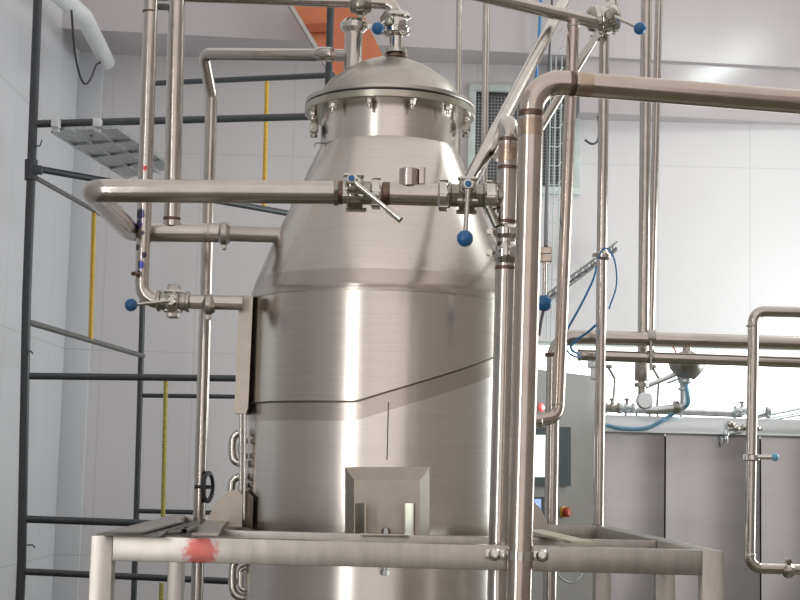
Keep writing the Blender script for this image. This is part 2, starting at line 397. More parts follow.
# upper jacket sheet with its slanting lower edge
pa = at(355, 401.5, DT-RB*.975); pb = at(495, 357, DT-RB*.54)
tha, thb = math.asin(max(-1, (pa.x-AX)/RB)), math.asin((pb.x-AX)/RB)
def zedge(th):
    if th < tha: return pa.z
    s = (th-tha)/(thb-tha)
    return pa.z+(pb.z-pa.z)*min(s, 2.2)*(1 if s < 1 else 1)
def jacket(bm, off=0, h=None, R1=None, R0=None):
    n = 128; top, bot, inn = [], [], []
    ths = [-math.pi+2*math.pi*i/n for i in range(n)]
    for th in ths:
        if th > 2.6: ze = zedge(2.6)+(pa.z-zedge(2.6))*(th-2.6)/(math.pi-2.6)
        else: ze = zedge(th)
        ze += off
        d = Vector((math.sin(th), -math.cos(th), 0))
        top.append(bm.verts.new(T3+d*R1+Z*((zs2) if h is None else ze+h)))
        bot.append(bm.verts.new(T3+d*R1+Z*ze)); inn.append(bm.verts.new(T3+d*R0+Z*ze))
    for i in range(n):
        j = (i+1) % n
        bm.faces.new([bot[i], bot[j], top[j], top[i]]); bm.faces.new([inn[i], inn[j], bot[j], bot[i]])
obj('jacket', lambda bm: jacket(bm, 0, None, RB, RB-.008), 'jacket_steel', tank)
obj('edge_shade_line', lambda bm: jacket(bm, -.004, .006, RB+.0012, RB-.008), 'edge_shade_dark', tank)  # dark line drawn for the shadow that the jacket edge casts
obj('jacket_shade_strip', lambda bm: jacket(bm, -.062, .060, RB-.0045, RB-.0065), 'band_steel', tank)  # darker strip added to imitate the shade band below the jacket edge
# vertical seam below the jacket
sv0 = at(388.5, 402, DT-RB); sv1 = at(388.5, 466, DT-RB)
obj('sheet_joint', lambda bm: box(bm, (sv0.x, DT-RB+.006, (sv0.z+sv1.z)/2+.01), (.004, .004, sv0.z-sv1.z-.02), None, 0), 'frame_dark', tank)
# flange, gasket, lid
obj('lower_flange', lambda bm: lathe(bm, [(z_fb, rN), (z_fb, rF-.003), (z_fb+.003, rF), (z_gr-.006, rF), (z_gr-.004, rF-.004), (z_gr-.004, rN)], T3, Z, 128, False), 'flange_steel', tank)
obj('gasket', lambda bm: lathe(bm, [(z_gr-.005, rN), (z_gr-.005, rF-.010), (z_gr+.002, rF-.010), (z_gr+.002, rN)], T3, Z, 128, False), 'black_rubber', tank)
z_rt = z_gr+.018
ztop = zt(58)
def lid(bm):
    lathe(bm, [(z_gr+.001, rN), (z_gr+.001, rF-.003), (z_gr+.004, rF-.001), (z_rt-.002, rF-.002), (z_rt, rF-.005), (z_rt+.002, rp(72, 100)), (zt(93), rp(67.5, 93)), (zt(86), rp(62.5, 86)), (zt(79), rp(53, 80)),
               (zt(72), rp(43.5, 70)), (zt(66.5), rp(33, 66)), (zt(62), rp(22, 60)), (ztop, rp(11, 58)), (zt(57), 0)], T3, Z, 128)
obj('lid', lid, 'lid_steel', tank, sharp=22)
for k in range(12):
    th = math.radians(-14+30*k); d = Vector((math.sin(th), -math.cos(th), 0)); rb = (rN+rF)/2+.006
    p = T3+d*rb
    def bolt(bm, p=p, d=d):
        lathe(bm, [(z_fb-.034, .006), (z_fb+.01, .006)], p, Z, 12)
        lathe(bm, [(z_fb-.019, .011), (z_fb-.017, .0125), (z_fb-.004, .0125), (z_fb-.003, .015), (z_fb, .015)], p, Z, 6)
    obj('flange_bolt', bolt, 'polished_steel', tank)
for px, s in ((314, -1), (466, 1)):      # swing-bolt lugs at both sides of the flange
    c = at(px, 128, DT-.05)
    def lug(bm, c=c, s=s):
        box(bm, c, (.030, .05, .03), None, .004); lathe(bm, [(-.03, .009), (.03, .009)], c+Z*-.012, Yv, 14)
        lathe(bm, [(-.03, .008), (.03, .008)], c, Z, 12); lathe(bm, [(-.034, .013), (-.024, .013)], c, Z, 6)
    obj('swing_bolt', lug, 'valve_dark', tank)
hk = at(318, 143, DT-.1)
obj('hook', lambda bm: tube(bm, [hk+X*.03, hk-X*.01, hk-X*.012-Z*.016], .0022, .004, 8), 'valve_dark', tank)

# lid nozzles
nz_d = DT-.02
n0 = at(352.5, 72, nz_d); n1 = at(352.5, 27, nz_d); rn = 9*mpp(n0)
nozA = obj('nozzle', lambda bm: lathe(bm, [(0, rn*1.15), (.012, rn), ((n1-n0).length, rn)], (n0.x, nz_d, n0.z-.01), Z, 32), 'pipe_steel', tank)
cap_p = Vector((n0.x, nz_d, n1.z+.002))
clamp(tank, cap_p, Z, rn*1.05, nut=X, w=.013)
n2 = at(395.5, 66, nz_d); rm = 7.5*mpp(n2)
def noz2(bm):
    zz = at(395.5, 54, nz_d).z
    lathe(bm, [(0, rm*1.2), (zz-n2.z-.004, rm*1.2), (zz-n2.z, rm*1.65), (zz-n2.z+.012, rm*1.65), (zz-n2.z+.016, rm), (zz-n2.z+.07, rm*.95)], (n2.x, nz_d, n2.z), Z, 32)
obj('nozzle', noz2, 'polished_steel', tank)
ring(tank, Vector((n2.x, nz_d, at(395.5, 57, nz_d).z)), Z, rm*1.3, .006, 'weld_brown', 1.1, 'seal_ring')

# support lug at the front (raised box with gussets and foot)
yl = DT-RB
def L(px, py, dy=0): return at(px, py, yl+dy)
def lugpad(bm):
    back = [L(345, 467), L(429.5, 467), L(429.5, 540), L(345, 540)]
    frnt = [L(354, 480, -.035), L(420, 480, -.035), L(420, 540, -.035), L(354, 540, -.035)]
    bk = [p+Yv*.05 for p in back]
    A = [bm.verts.new(p) for p in bk]; B = [bm.verts.new(p) for p in back]; C = [bm.verts.new(p) for p in frnt]
    for P, Q in ((A, B), (B, C)):
        for i in range(4): bm.faces.new([P[i], P[(i+1) % 4], Q[(i+1) % 4], Q[i]])
    bm.faces.new(C); bm.faces.new(A[::-1])
lf = obj('support_lug', lugpad, 'lug_steel', tank, sharp=12)
for s, xt, xo in ((-1, 364.5, 355), (1, 405.5, 415)):
    def gus(bm, s=s, xt=xt, xo=xo):
        yb = -.036
        a = [L(xt, 535, yb-.065), L(xt, 503, yb-.065), L(xo, 503.5, yb), L(xo, 535, yb)]
        plate(bm, a, X*(.005*-s))
    obj('gusset', gus, 'flange_steel', lf)
fz = L(385, 533, -.07).z
obj('foot_plate', lambda bm: box(bm, (L(385, 533, -.07).x, yl-.085, fz-.004), (.15, .10, .008), None, .001), 'frame_steel', lf)
obj('anchor_bolt', lambda bm: (lathe(bm, [(-.13, .009), (.018, .009)], (L(386, 533, -.08).x, yl-.095, fz), Z, 14),
                               lathe(bm, [(0, .014), (.014, .014)], (L(386, 533, -.08).x, yl-.095, fz), Z, 6),
                               lathe(bm, [(-.128, .015), (-.114, .015)], (L(386, 533, -.08).x, yl-.095, fz), Z, 6)), 'zinc', lf)
# side lugs: plates standing on the diagonal bars
zfoot = fz
def sidelug(bm, s):
    xs = AX+s*RB
    for dy in (-.05, .05):
        a = Vector((xs-s*.01, DT-.12+dy, 0))
        w = .125
        plate(bm, [a+Z*zfoot, a+Z*(zfoot+.10), a+X*s*.02+Z*(zfoot+.118), a+X*s*.05+Z*(zfoot+.112), a+X*s*.085+Z*(zfoot+.08), a+X*s*.11+Z*(zfoot+.03), a+X*s*(w-.01)+Z*zfoot], Yv*.006)
    box(bm, (xs+s*.055, DT-.12, zfoot-.004), (.14, .16, .008), None, .001)
obj('support_lug', lambda bm: sidelug(bm, -1), 'lug_steel', tank)
obj('support_lug', lambda bm: sidelug(bm, 1), 'lug_steel', tank)
# curved pad behind left lug
def pad(bm):
    n = 10; rows = []
    for i in range(n+1):
        th = math.radians(-88+26*i/n); d = Vector((math.sin(th), -math.cos(th), 0))
        zt_ = zfoot+.125-.03*abs(i-n/2)/n*2
        rows.append((bm.verts.new(T3+d*(RB+.004)+Z*(zfoot-.01)), bm.verts.new(T3+d*(RB+.004)+Z*zt_)))
    for a, b in zip(rows, rows[1:]): bm.faces.new([a[0], b[0], b[1], a[1]])
obj('lug_pad', pad, 'lug_steel', tank)
# side channel box on the left
c0 = at(243, 297, 5.18); c1 = at(242, 414, 5.18)
def chan(bm):
    w = 13.5*mpp(c0); xa = at(236.5, 350, 5.13).x; o = (c0.x-c1.x)
    a = Vector((xa+.003, 5.13, c0.z)); b = Vector((xa, 5.13, c1.z))
    plate(bm, [a, a+X*w, b+X*w+Z*.02, b+X*(w-.008), b], Yv*.14)
obj('side_channel', chan, 'lug_steel', tank)
# polished serpentine tubes at the left flank
def coil(bm, y0, y1, xc, dep):
    pts = [at(xc+4, y0-14, dep), at(xc+4, y0-2, dep), at(xc-5, y0, dep), at(xc-6, y1-4, dep), at(xc+4, y1, dep), at(xc+8, y1+12, dep)]
    tube(bm, pts, .0085, .02, 12)
for y0, y1, xc in ((434, 462, 238), (478, 503, 237), (560, 596, 238)):
    obj('coil_tube', lambda bm: (tube(bm, [at(246, y0-2, 5.2), at(xc-5, y0, 5.2), at(xc-6, (y0+y1)/2, 5.2), at(xc-5, y1, 5.2), at(246, y1+2, 5.2)], .014, .04, 14),
                                 tube(bm, [at(248, y0+7, 5.17), at(xc+2, y0+8, 5.17), at(xc+2, y1-6, 5.17), at(248, y1-6, 5.17)], .009, .018, 14)), 'polished_steel', tank)
obj('coil_riser', lambda bm: (tube(bm, [at(241, 410, 5.16), at(240.5, 520, 5.16)], .0065, .02, 12), tube(bm, [at(245, 410, 5.14), at(244, 520, 5.14)], .006, .02, 12)), 'polished_steel', tank)

# ================================================================ SUPPORT FRAME
DF = 4.13; t_ = .060
ya = math.atan2(44, 1500)
dv = Vector((-math.sin(ya), math.cos(ya), 0)); dh = Vector((math.cos(ya)*1, math.sin(ya)*0, 0))
FLc = at(103.5, 546.5, DF); FRc = at(711, 563.5, DF); zc = (FLc.z+FRc.z)/2
xl, xr = FLc.x, FRc.x
dep = DF*.43
FL = Vector((xl, DF, zc)); FR = Vector((xr, DF, zc)); BL = FL+dv*dep; BR = FR+dv*dep
frame = thing('support_frame', 'square stainless steel tube frame carrying the tank, with a red smear on the front beam', 'frame', ((xl+xr)/2, DF+dep/2, 0))
bh = 24.5*mpp(FLc)
rs = at(201, 551, DF-.03)-rootloc(frame); rs2 = at(112, 552, DF-.03)-rootloc(frame)
marked('frame_marked', 'frame_steel', None, [(rs, (.052, .05, .05), .75, (.42, .03, .02))])
obj('front_beam', lambda bm: box(bm, ((xl+xr)/2, DF, zc), (xr-xl-t_, t_, bh), None, .002), 'frame_marked', frame)
obj('back_beam', lambda bm: bar(bm, BL, BR, t_, bh), 'frame_steel', frame)
obj('side_beam', lambda bm: bar(bm, FL+dv*.03, BL-dv*.03, t_, bh), 'frame_steel', frame)
obj('side_beam', lambda bm: bar(bm, FR+dv*.03, BR-dv*.03, t_, bh), 'frame_steel', frame)
IL = FL+dv*(DF*.147); IR = FR+dv*(DF*.147)
obj('inner_beam', lambda bm: bar(bm, IL+X*.03, IR-X*.03, t_*.8, bh*.9), 'frame_steel', frame)
for P, n in ((FL, 0), (FR, 0), (BL, 0), (BR, 0), (IL, 1), (IR, 1)):
    if n: continue
    obj('leg', lambda bm: box(bm, (P.x, P.y, (zc+bh/2)/2), (t_, t_, zc+bh/2), None, .004), 'frame_steel', frame)
# legs seen under the right part
q = at(665, 580, IR.y)
obj('leg', lambda bm: box(bm, (IR.x, IR.y, (zc-bh/2)/2), (t_, t_*.8, zc-bh/2), None, .005), 'frame_steel', frame)
obj('lower_beam', lambda bm: box(bm, ((xl+xr)/2, DF, .35), (xr-xl-t_, t_*.8, bh*.8), None, .004), 'frame_steel', frame)
obj('lower_beam', lambda bm: bar(bm, BL+Z*(.35-zc)+X*.03, BR+Z*(.35-zc)-X*.03, t_*.8, bh*.8), 'frame_steel', frame)
# diagonal flats under the side lugs
ztb = zc+bh/2
def diag(bm, p, q): 
    p = Vector((p.x, p.y, ztb+.003)); q = Vector((q.x, q.y, ztb+.003)); d = (q-p).normalized(); n = d.cross(Z)*.035
    plate(bm, [p-n, p+n, q+n, q-n], Z*.008)
obj('diagonal_flat', lambda bm: diag(bm, Vector((AX-RB-.08, DT-.1, 0)), Vector((xl+.27, DF+.03, 0))), 'frame_steel', frame)
obj('diagonal_flat', lambda bm: diag(bm, at(533, 530, DT-.25), at(583, 548, DF+.10)), 'beige_plate', frame, label='beige flat bar')
obj('cross_beam', lambda bm: bar(bm, Vector((AX-RB-.10, IL.y, zc)), Vector((AX-RB-.10, BL.y, zc)), t_*.8, bh*.9), 'frame_steel', frame)
obj('cross_beam', lambda bm: bar(bm, Vector((AX+RB+.10, IL.y, zc)), Vector((AX+RB+.10, BL.y, zc)), t_*.8, bh*.9), 'frame_steel', frame)
# thin checker plate lying over left rail
def quadz(bm, pts, z, th):
    plate(bm, [onz(x, y, z) for x, y in pts], Z*th)
tag(obj('steel_offcut', lambda bm: quadz(bm, [(97, 535.5), (158, 537), (197, 528), (176, 523)], ztb+.003, .006), 'frame_dark'), 'dark flat steel offcut lying on the left end of the tank frame', 'plate')
tag(obj('sheet_strip', lambda bm: quadz(bm, [(104, 533.5), (142, 533.5), (184, 522.5), (178, 520)], ztb+.013, .005), 'panel_steel'), 'pale steel strip lying over the dark offcut at the left corner of the frame', 'plate')
tag(obj('wire_bundle', lambda bm: [sweep(bm, [onz(160+3*k, 534-k, ztb+.024), onz(176+3*k, 529+(k % 2)*2, ztb+.03), onz(197, 522+k, ztb+.024)], .006, 8) for k in range(5)], 'frame_dark'), 'dark tangle of rods beside the pale strip on the left beam', 'rods')

# ================================================================ FRONT PIPES
DB = DF-.03-.036
# B: thick pipe rising in front of the frame, elbow to the right
B1 = at(532, 80.5, DB); Bl = at(518.8, 600, DB); B0 = ext(B1, Bl, 0); B2 = at(830, 104.5, DB+.10)
rB = .0345
def onl(p, q, py):       # point on the line p-q (constant Y) that shows at image row py
    z = at(500, py, p.y).z; return ext(p, q, z)
pB = pipe('steel_pipe', 'thickest vertical steel pipe in front of the frame, bending right across the picture', [B0, B1, B2], rB, 'pipe_warm', .085, 32)
vB = (B1-B0).normalized(); hB = (B2-B1).normalized()
b1 = onl(B0, B1, 113.5); b2 = B1+hB*.113
ring(pB, b1, vB, rB, .010); tint(pB, b1-vB*.040, vB, rB, .03)
ring(pB, b2, hB, rB, .010); tint(pB, b2+hB*.035, hB, rB, .025)
# A: pipe just behind it
DA = 4.245
A1 = at(509, 122, DA); Al = at(497.5, 600, DA); A0 = ext(A1, Al, 0)
rA = .0292; vA = (A1-A0).normalized()
pA = pipe('steel_pipe', 'vertical steel pipe with rounded brown-welded top, directly left of the thickest pipe', [A0, A1, A1+Vector((0, .42, 0))], rA, 'pipe_steel', .05, 30)
for yy in (140, 168, 222, 268):
    c = onl(A0, A1, yy); ring(pA, c, vA, rA, .006)
tint(pA, onl(A0, A1, 154), vA, rA, .032)
clamp(pA, onl(A0, A1, 232), vA, rA*.93, nut=-X, w=.012)
clamp(pA, onl(A0, A1, 253), vA, rA*.93, nut=-X, w=.018)
# pipe saddle bolted on the front beam around B
sd = onl(B0, B1, 555)
sad = thing('pipe_saddle', 'small bolted saddle strap holding the thickest pipe to the front beam', 'clamp', sd)
obj('strap', lambda bm: (lathe(bm, [(-.012, rB*1.0), (-.012, rB*1.09), (.012, rB*1.09), (.012, rB*1.0)], sd, Z, 32, False),
    box(bm, Vector((sd.x-.062, DF-.037, sd.z)), (.06, .012, .028), None, .003), box(bm, Vector((sd.x+.055, DF-.037, sd.z)), (.045, .012, .026), None, .003)), 'polished_steel', sad)
for s in (-.066, .062):
    obj('bolt', lambda bm: (lathe(bm, [(0, .015), (.003, .017), (.010, .013), (.012, .006)], (sd.x+s, DF-.043, sd.z), -Yv, 20), lathe(bm, [(0, .007), (.018, .007)], (sd.x+s, DF-.043, sd.z), -Yv, 6)), 'polished_steel', sad)

# C: horizontal pipe through two valves, elbow back on the left, then D into the cone
DC = 4.245; rC = 11.7*mpp(at(250, 190, DC)); DD = 5.20
Cl = at(91, 190.5, DC); Cm = at(346, 192.5, DC)
Dj = at(131, 232, DD); Dend = at(292, 235.5, DD)
zC = Cl.z
Djj = Vector((Dj.x, DD, Dj.z))
pC = pipe('steel_pipe', 'long horizontal steel pipe at mid height with corner elbow at its left end', [at(349, 192.6, DC), Cl, Djj, at(222, 233, DD)], rC, 'pipe_steel', .05, 28)
ring(pC, at(339, 192.5, DC), X, rC, .013)
ring(pC, at(209, 233, DD), X, rC, .004, 'flange_steel', 1.02)
def reducer(bm):
    a = at(205, 233, DD); b = at(222, 233.3, DD); rD = 8*mpp(a)
    lathe(bm, [(0, rC*1.01), ((b-a).length, rD)], a, (b-a), 28)
obj('reducer', reducer, 'pipe_dull', pC)
rD = 8*mpp(Dj)
pD = pipe('steel_pipe', 'short horizontal pipe stub entering the left side of the tank cone', [at(220, 233, DD), Dend], rD, 'pipe_dull', .05, 24)
clamp(pD, at(224.5, 233.5, DD), X, rD*1.02, 'pipe_dull', nut=-Z, w=.012)
# C continued: centre spool between the valves
DCs = DC
pS = pipe('pipe_spool', 'short horizontal pipe with stub on top, between the two valves before the tank', [at(384, 193.5, DC), at(441, 195, DC)], rC*.97, 'pipe_steel', .05, 28)
ring(pS, at(386, 193.6, DC), X, rC*.97, .012)
stb = at(409, 186, DC)
obj('branch_stub', lambda bm: (lathe(bm, [(0, rC*.86), (.048, rC*.86), (.05, rC*.8)], stb, Z, 24), lathe(bm, [(-.008, rC*.2), (.055, rC*.2)], stb+X*.04, Z, 10), box(bm, stb+X*.036+Z*.03, (.014, .03, .05), None, .003)), 'pipe_warm', pS)
union(pS, at(376.5, 193.2, DC), X, rC*.92, .03)
union(pS, at(443.5, 195.2, DC), X, rC*.92, .030)
# valve 1 and 2
v1 = ball_valve('ball valve with plain metal lever, left of the two valves before the tank', at(355, 192.8, DC), X, rC*.92, Vector((-.13, -1, .42)), at(397.5, 217.5, DC-.11), ball=False, mat='valve_dark')
v2 = ball_valve('ball valve with downward lever and blue ball, beside the twin vertical pipes', at(467, 195.5, DC), X, rC*.92, Vector((0, -1, .28)), at(465, 238.5, DC-.10), ball_r=8.2*mpp(at(465, 238, DC)), mat='valve_dark')
for px_, w in ((349, 172),):
    pass
pJ = pipe('pipe_connector', 'short welded connector from the blue-knobbed valve to the vertical pipe with rounded top', [at(478, 196, DC), at(503, 196.5, DC)], rC*.85, 'valve_dark', .05, 24)
union(pJ, at(491, 196.3, DC), X, rC*.9, .036)
obj('strut', lambda bm: tube(bm, [at(488, 206, DC-.02), at(497, 226, DC-.02)], .012, .02, 12), 'valve_dark', pJ)

# E: marked vertical pipe and low branch to the side channel
DE = 5.10; rE = 7.3*mpp(at(143, 250, DE))
E0 = ext(at(141.5, 280, DE), at(149.8, 20, DE), 5.28); E1 = at(141, 302, DE); E2 = at(243, 304.5, DE)
E1.z = (E1.z+E2.z)/2; E2.z = E1.z
E1 = Vector((at(141.5, 300, DE).x, DE, at(141, 300.5, DE).z)); E2 = Vector((E2.x, DE, E1.z))
pE = pipe('steel_pipe', 'vertical steel pipe scribbled with red and blue marker, turning right to the tank side', [E0, E1, E2], rE, 'pipe_steel', .055, 24)
rl = rootloc(pE)
marks = []
for (mx, my, rr, col) in ((145, 168, 2, (.5, .03, .05)), (140, 214, 4, (.03, .03, .10)), (138, 224, 4, (.04, .04, .16)), (143, 233, 1.5, (.05, .05, .12)), (141, 265, 3, (.03, .05, .35)), (144, 255, 2, (.03, .03, .08)), (137, 247, 2.5, (.04, .03, .05)), (139, 274, 3, (.04, .03, .03)), (136, 212, 3, (.05, .05, .05))):
    p = at(mx, my, DE-rE*.9)-rl; k = mpp(at(mx, my, DE)); marks.append((p, (rr*k*1.3, .03, rr*k*1.6), .9, col))
marked('pipe_marked', 'pipe_steel', None, marks)
for ch in pE.children:
    if ch.name.startswith('tube'): ch.data.materials[0] = MATS['pipe_marked']
ring(pE, at(138.5, 274, DE), Z, rE, .005, 'weld_brown', 1.03)
clamp(pE, at(209, 304.5, DE), X, rE, 'pipe_dull', nut=-Z, w=.011)
v3 = ball_valve('dull ball valve with blue ball on the low left branch pipe', Vector((at(173.5, 304, DE).x, DE, E1.z)), X, rE*1.15, Vector((0, -1, -.1)), at(131, 305, DE-.12), mat='pipe_dull', ball_r=6.3*mpp(at(131, 305, DE)), blue_dot=False)
def blk(bm):
    c = Vector((at(173.5, 304, DE).x, DE, E1.z)); box(bm, c, (.040, .06, .115), None, .008)
obj('square_flange', blk, 'pipe_dull', v3)

# F: vertical joined onto D
DFp = DD; rFp = 8.6*mpp(at(174, 150, DFp))
f0 = ext(at(172, 220, DFp), at(176.3, 10, DFp), 5.28); f1 = at(172, 226, DFp)
pF = pipe('steel_pipe', 'vertical steel pipe second from left, welded down onto the back run of the corner pipe', [f0, f1], rFp, 'pipe_steel', .05, 24)
ring(pF, at(172, 219, DFp), Z, rFp, .006)
for px_, D_, yy, nm in ((176, DFp, 6, 1),):
    obj('pipe_bracket', lambda bm: box(bm, at(168, 7, DFp)+Vector((0, 0, 0)), (.11, .02, .02), None, .003), 'frame_dark', pF)
ring(pE, at(150, 12, DE), Z, rE, .004, 'weld_brown', 1.05)

# G/H: thin vertical on the left, elbow to the lid nozzle
DG = 5.62; rG = 6.1*mpp(at(205, 300, DG))
G0 = at(199, 660, DG); G0.z = 0; G0.x = at(200, 600, DG).x
G1 = at(211.5, 96, DG); G2 = at(203, 58, DG-.05); G3 = at(214, 49.5, DG-.15); G4 = at(350, 55.5, nz_d)
G2 = at(203.5, 54, DG-.1)
pG = pipe('steel_pipe', 'tall thin steel pipe left of the tank, elbowing over into the lid nozzle', [G0, G1, G2, G4], rG, 'pipe_steel', [.06, .03], 22)
ring(pG, at(211.5, 97, DG), Z, rG, .006, 'flange_steel', 1.06)
ring(pG, at(325, 54, nz_d+.01), G4-G2, rG*1.0, .03, 'pipe_steel', 1.12, 'sleeve')
obj('hand_wheel', lambda bm: (lathe(bm, [(-.006, .055), (-.003, .060), (.003, .060), (.006, .055), (.006, .045), (-.006, .045), (-.006, .055)], at(208, 487, DG-.02), X+Yv*-.25, 28, False), lathe(bm, [(-.05, .007), (.01, .007)], at(208, 487, DG-.02), X, 12)), 'black_rubber', pG, label='black hand wheel')

# top pipe over the lid down into butterfly valve
DI = nz_d; rI = .0265
I0 = at(185, -5, DI+.02); I1 = at(372, 4, DI)
pI = pipe('steel_pipe', 'horizontal steel pipe along the top edge of the picture ending above the tank lid', [at(150, -6, DI+.05), at(372, 2, DI), at(393, 3, DI), at(396, 24, DI)], rI*.92, 'pipe_steel', .06, 24)
clamp(pI, at(361, 5, DI), X, rI*1.0, 'valve_dark', nut=-Z, w=.02)
def bfly(label, c, stem, lever_to, r, axis, name='butterfly_valve'):
    v = thing(name, label, 'valve', c)
    a = Vector(axis).normalized()
    obj('body', lambda bm: (sphere(bm, c, r*1.18), lathe(bm, [(-r*1.15, r*.8), (-r*.9, r*1.25), (-r*.55, r*1.35), (-r*.4, r*1.1), (r*.4, r*1.1), (r*.55, r*1.35), (r*.9, r*1.25), (r*1.15, r*.8)], c, a, 28)), 'polished_steel', v)
    s = Vector(stem).normalized()
    obj('stem', lambda bm: lathe(bm, [(0, r*.5), (r*1.4, r*.45), (r*1.45, r*.6), (r*1.8, r*.55), (r*1.9, r*.3)], c, s, 20), 'valve_dark', v)
    obj('handle', lambda bm: sweep(bm, [Vector(c)+s*r*1.55, Vector(lever_to)], r*.17, 12), 'polished_steel', v)
    obj('knob', lambda bm: sphere(bm, lever_to, 6.4*mpp(Vector(lever_to))), 'blue_plastic', v, label='blue ball knob')
    return v
cv = at(396, 24, DI)
bfly('shiny round valve with blue ball standing on the centre of the tank lid', cv, Vector((-.6, -1, 0)), at(378, 28.5, DI-.08), .041, Z)

# J/K: upper right pipe with tee, valve and the drop pipe
DP = 6.02; DK = 5.84; rK = 6.1*mpp(at(560, 300, DK))
J0 = at(440, -14, 5.60); J1 = at(602, 24, DP-.1)
pJk = pipe('steel_pipe', 'sloping steel pipe right of the lid, running to the upper right blue-ball valve', [J0, J1], 6.6*mpp(at(540, 10, DK)), 'pipe_steel', .05, 24)
K0 = at(573.5, 20, DK); K1 = at(558, 417, DK); K2 = at(528, 423, DK-.05)
pK = pipe('steel_pipe', 'vertical steel pipe dropping from the upper tee, hooking left above the red lamp', [K0, K1, K2], rK, 'pipe_warm', .055, 24)
ring(pK, at(573.2, 26, DK), Z, rK, .006, 'flange_steel', 1.08)
obj('tee_gusset', lambda bm: (plate(bm, [at(579, 54, DK), at(598, 30, DK), at(600, 36, DK), at(580, 62, DK)], Yv*.006)), 'panel_steel', pK)
ring(pK, at(558, 404, DK), Z, rK, .005, 'flange_steel', 1.05)
ring(pK, at(541, 422, DK-.03), X, rK, .005, 'flange_steel', 1.12)
# P with top valve
DP = 6.02; rP = 5.3*mpp(at(600, 400, DP))
P0 = at(604.5, 28, DP); P1 = at(597, 640, DP); P1.z = 0; P1.x = at(597, 600, DP).x
pP = pipe('steel_pipe', 'vertical steel pipe from the upper right valve to the floor, wrapped by the blue hose', [P1, P0, ], rP, 'pipe_steel', .05, 22)
vt = bfly('round valve with lever and blue ball at the top right, above the long vertical pipe', at(606, 20, DP-.08), Vector((.15, -1, -.02)), at(640, 28.5, DP-.22), .048, X+Z*.15)
obj('elbow', lambda bm: tube(bm, [at(606, 18, DP-.08), at(612, 5, DP-.06), ext(at(608, -14, DP), at(608, -14, DP)+Z, 5.28)], .027, .03, 20), 'polished_steel', vt)
obj('side_clamp', lambda bm: lathe(bm, [(-.034, .034), (-.023, .049), (.0, .053), (.012, .04)], at(595, 19, DP-.08), X, 24), 'valve_dark', vt)
clamp(pP, at(603, 256, DP), Z, rP, 'pipe_steel', nut=Vector((-1, -.5, 0)), w=.01)

# S / T: diagonal pipes
rS = 6.4*mpp(at(520, 90, 5.5))
pSg = pipe('steel_pipe', 'long diagonal steel pipe sloping up to the right from behind the front valve', [at(468, 186, 4.42), ext(at(468, 186, 4.42), at(571, -12, 6.4), 5.28)], rS, 'pipe_steel', .05, 24)
pTg = pipe('steel_pipe', 'short diagonal steel pipe behind the elbow of the thickest pipe, under the upper valve', [at(533, 140, 5.98), at(597, 34, 6.04)], rS*.72, 'pipe_steel', .05, 20)
ring(pTg, at(595, 38, 6.035), at(597, 34, 6.04)-at(533, 140, 5.98), rS*.72, .006, 'polished_steel', 1.35, 'collar')
# Q, R
for (xa, xb_, ya_, yb_, D_, w, lab) in ((459.5, 456.5, -40, 330, 7.4, 2.9, 'thinnest of the plain vertical pipes rising behind the right side of the lid'),
                                  (487, 481, -40, 400, 7.2, 3.6, 'vertical steel pipe beside the wire mesh window, right of the thinnest one')):
    a = at(xa, ya_, D_); b = at(xb_, yb_, D_)
    pipe('steel_pipe', lab, [ext(a, b, 0), ext(a, b, 5.28)], w*mpp(a), 'pipe_steel', .05, 16)
# N, O
DN = 6.4
n_a = ext(at(646.5, 0, DN), at(643, 366, DN), 5.28); n_b = at(643, 366, DN)
pN = pipe('steel_pipe', 'wider of the twin vertical pipes right of centre, ending in the round sight disc', [n_a, n_b], 5.7*mpp(n_b), 'pipe_steel', .05, 22)
def unionN(bm):
    c = at(642, 368, DN); lathe(bm, [(-.055, .028), (-.05, .031), (.05, .031), (.055, .028)], c, Z, 24)
    c = at(642, 385, DN); lathe(bm, [(-.05, .017), (.05, .017)], c, Z, 20); lathe(bm, [(-.008, .031), (.008, .031)], at(641.5, 385, DN), Z, 20)
obj('union_sleeve', unionN, 'pipe_dull', pN)
obj('sight_disc', lambda bm: lathe(bm, [(0, .030), (.004, .036), (.03, .036), (.034, .030)], at(644, 401, DN), -Yv, 28), 'cabinet_trim', pN)
o_a = ext(at(659, 0, DN+.15), at(650, 352, DN+.15), 5.28); o_b = at(650, 352, DN+.15)
pO = pipe('steel_pipe', 'narrower of the twin vertical pipes right of centre, slanting slightly behind its neighbour', [o_a, o_b], 3.7*mpp(o_a), 'pipe_steel', .05, 18)
ring(pO, at(650.5, 352, DN+.1), Z, 4*mpp(o_a), .012, 'pipe_dull', 1.3, 'collar')

# L, M horizontal runs on the right
DLp = 6.16; rL = 7*mpp(at(650, 340, DLp))
l0 = at(830, 345, DLp+.0); l1 = at(554, 335, DLp); l2 = at(557-1.5, 640, DLp)
l1.z = (at(560, 336.5, DLp).z); l0.z = at(800, 343, DLp).z-.002
l2 = Vector((l1.x-.005, DLp, 0))
pL = pipe('steel_pipe', 'upper of two long horizontal pipes at the right, elbowing down behind the hooked pipe', [l0, l1, l2], rL, 'pipe_steel', .09, 24)
ring(pL, at(552, 355, DLp), Z, rL, .008, 'weld_brown', 1.02)
pM = pipe('steel_pipe', 'lower of two long horizontal pipes at the right, capped at its left end', [at(830, 363.5, DLp+.02), at(578, 355, DLp)], 5.6*mpp(at(650, 355, DLp)), 'pipe_steel', .05, 22)
ring(pM, at(579.5, 355, DLp), X, 5.6*mpp(at(650, 355, DLp)), .008, 'pipe_dull', 1.06, 'end_cap')
hg = at(651, 341, DLp-.01)
hgo = thing('pipe_hanger', 'small pipe hanger clamping the two long horizontal pipes together', 'clamp', hg)
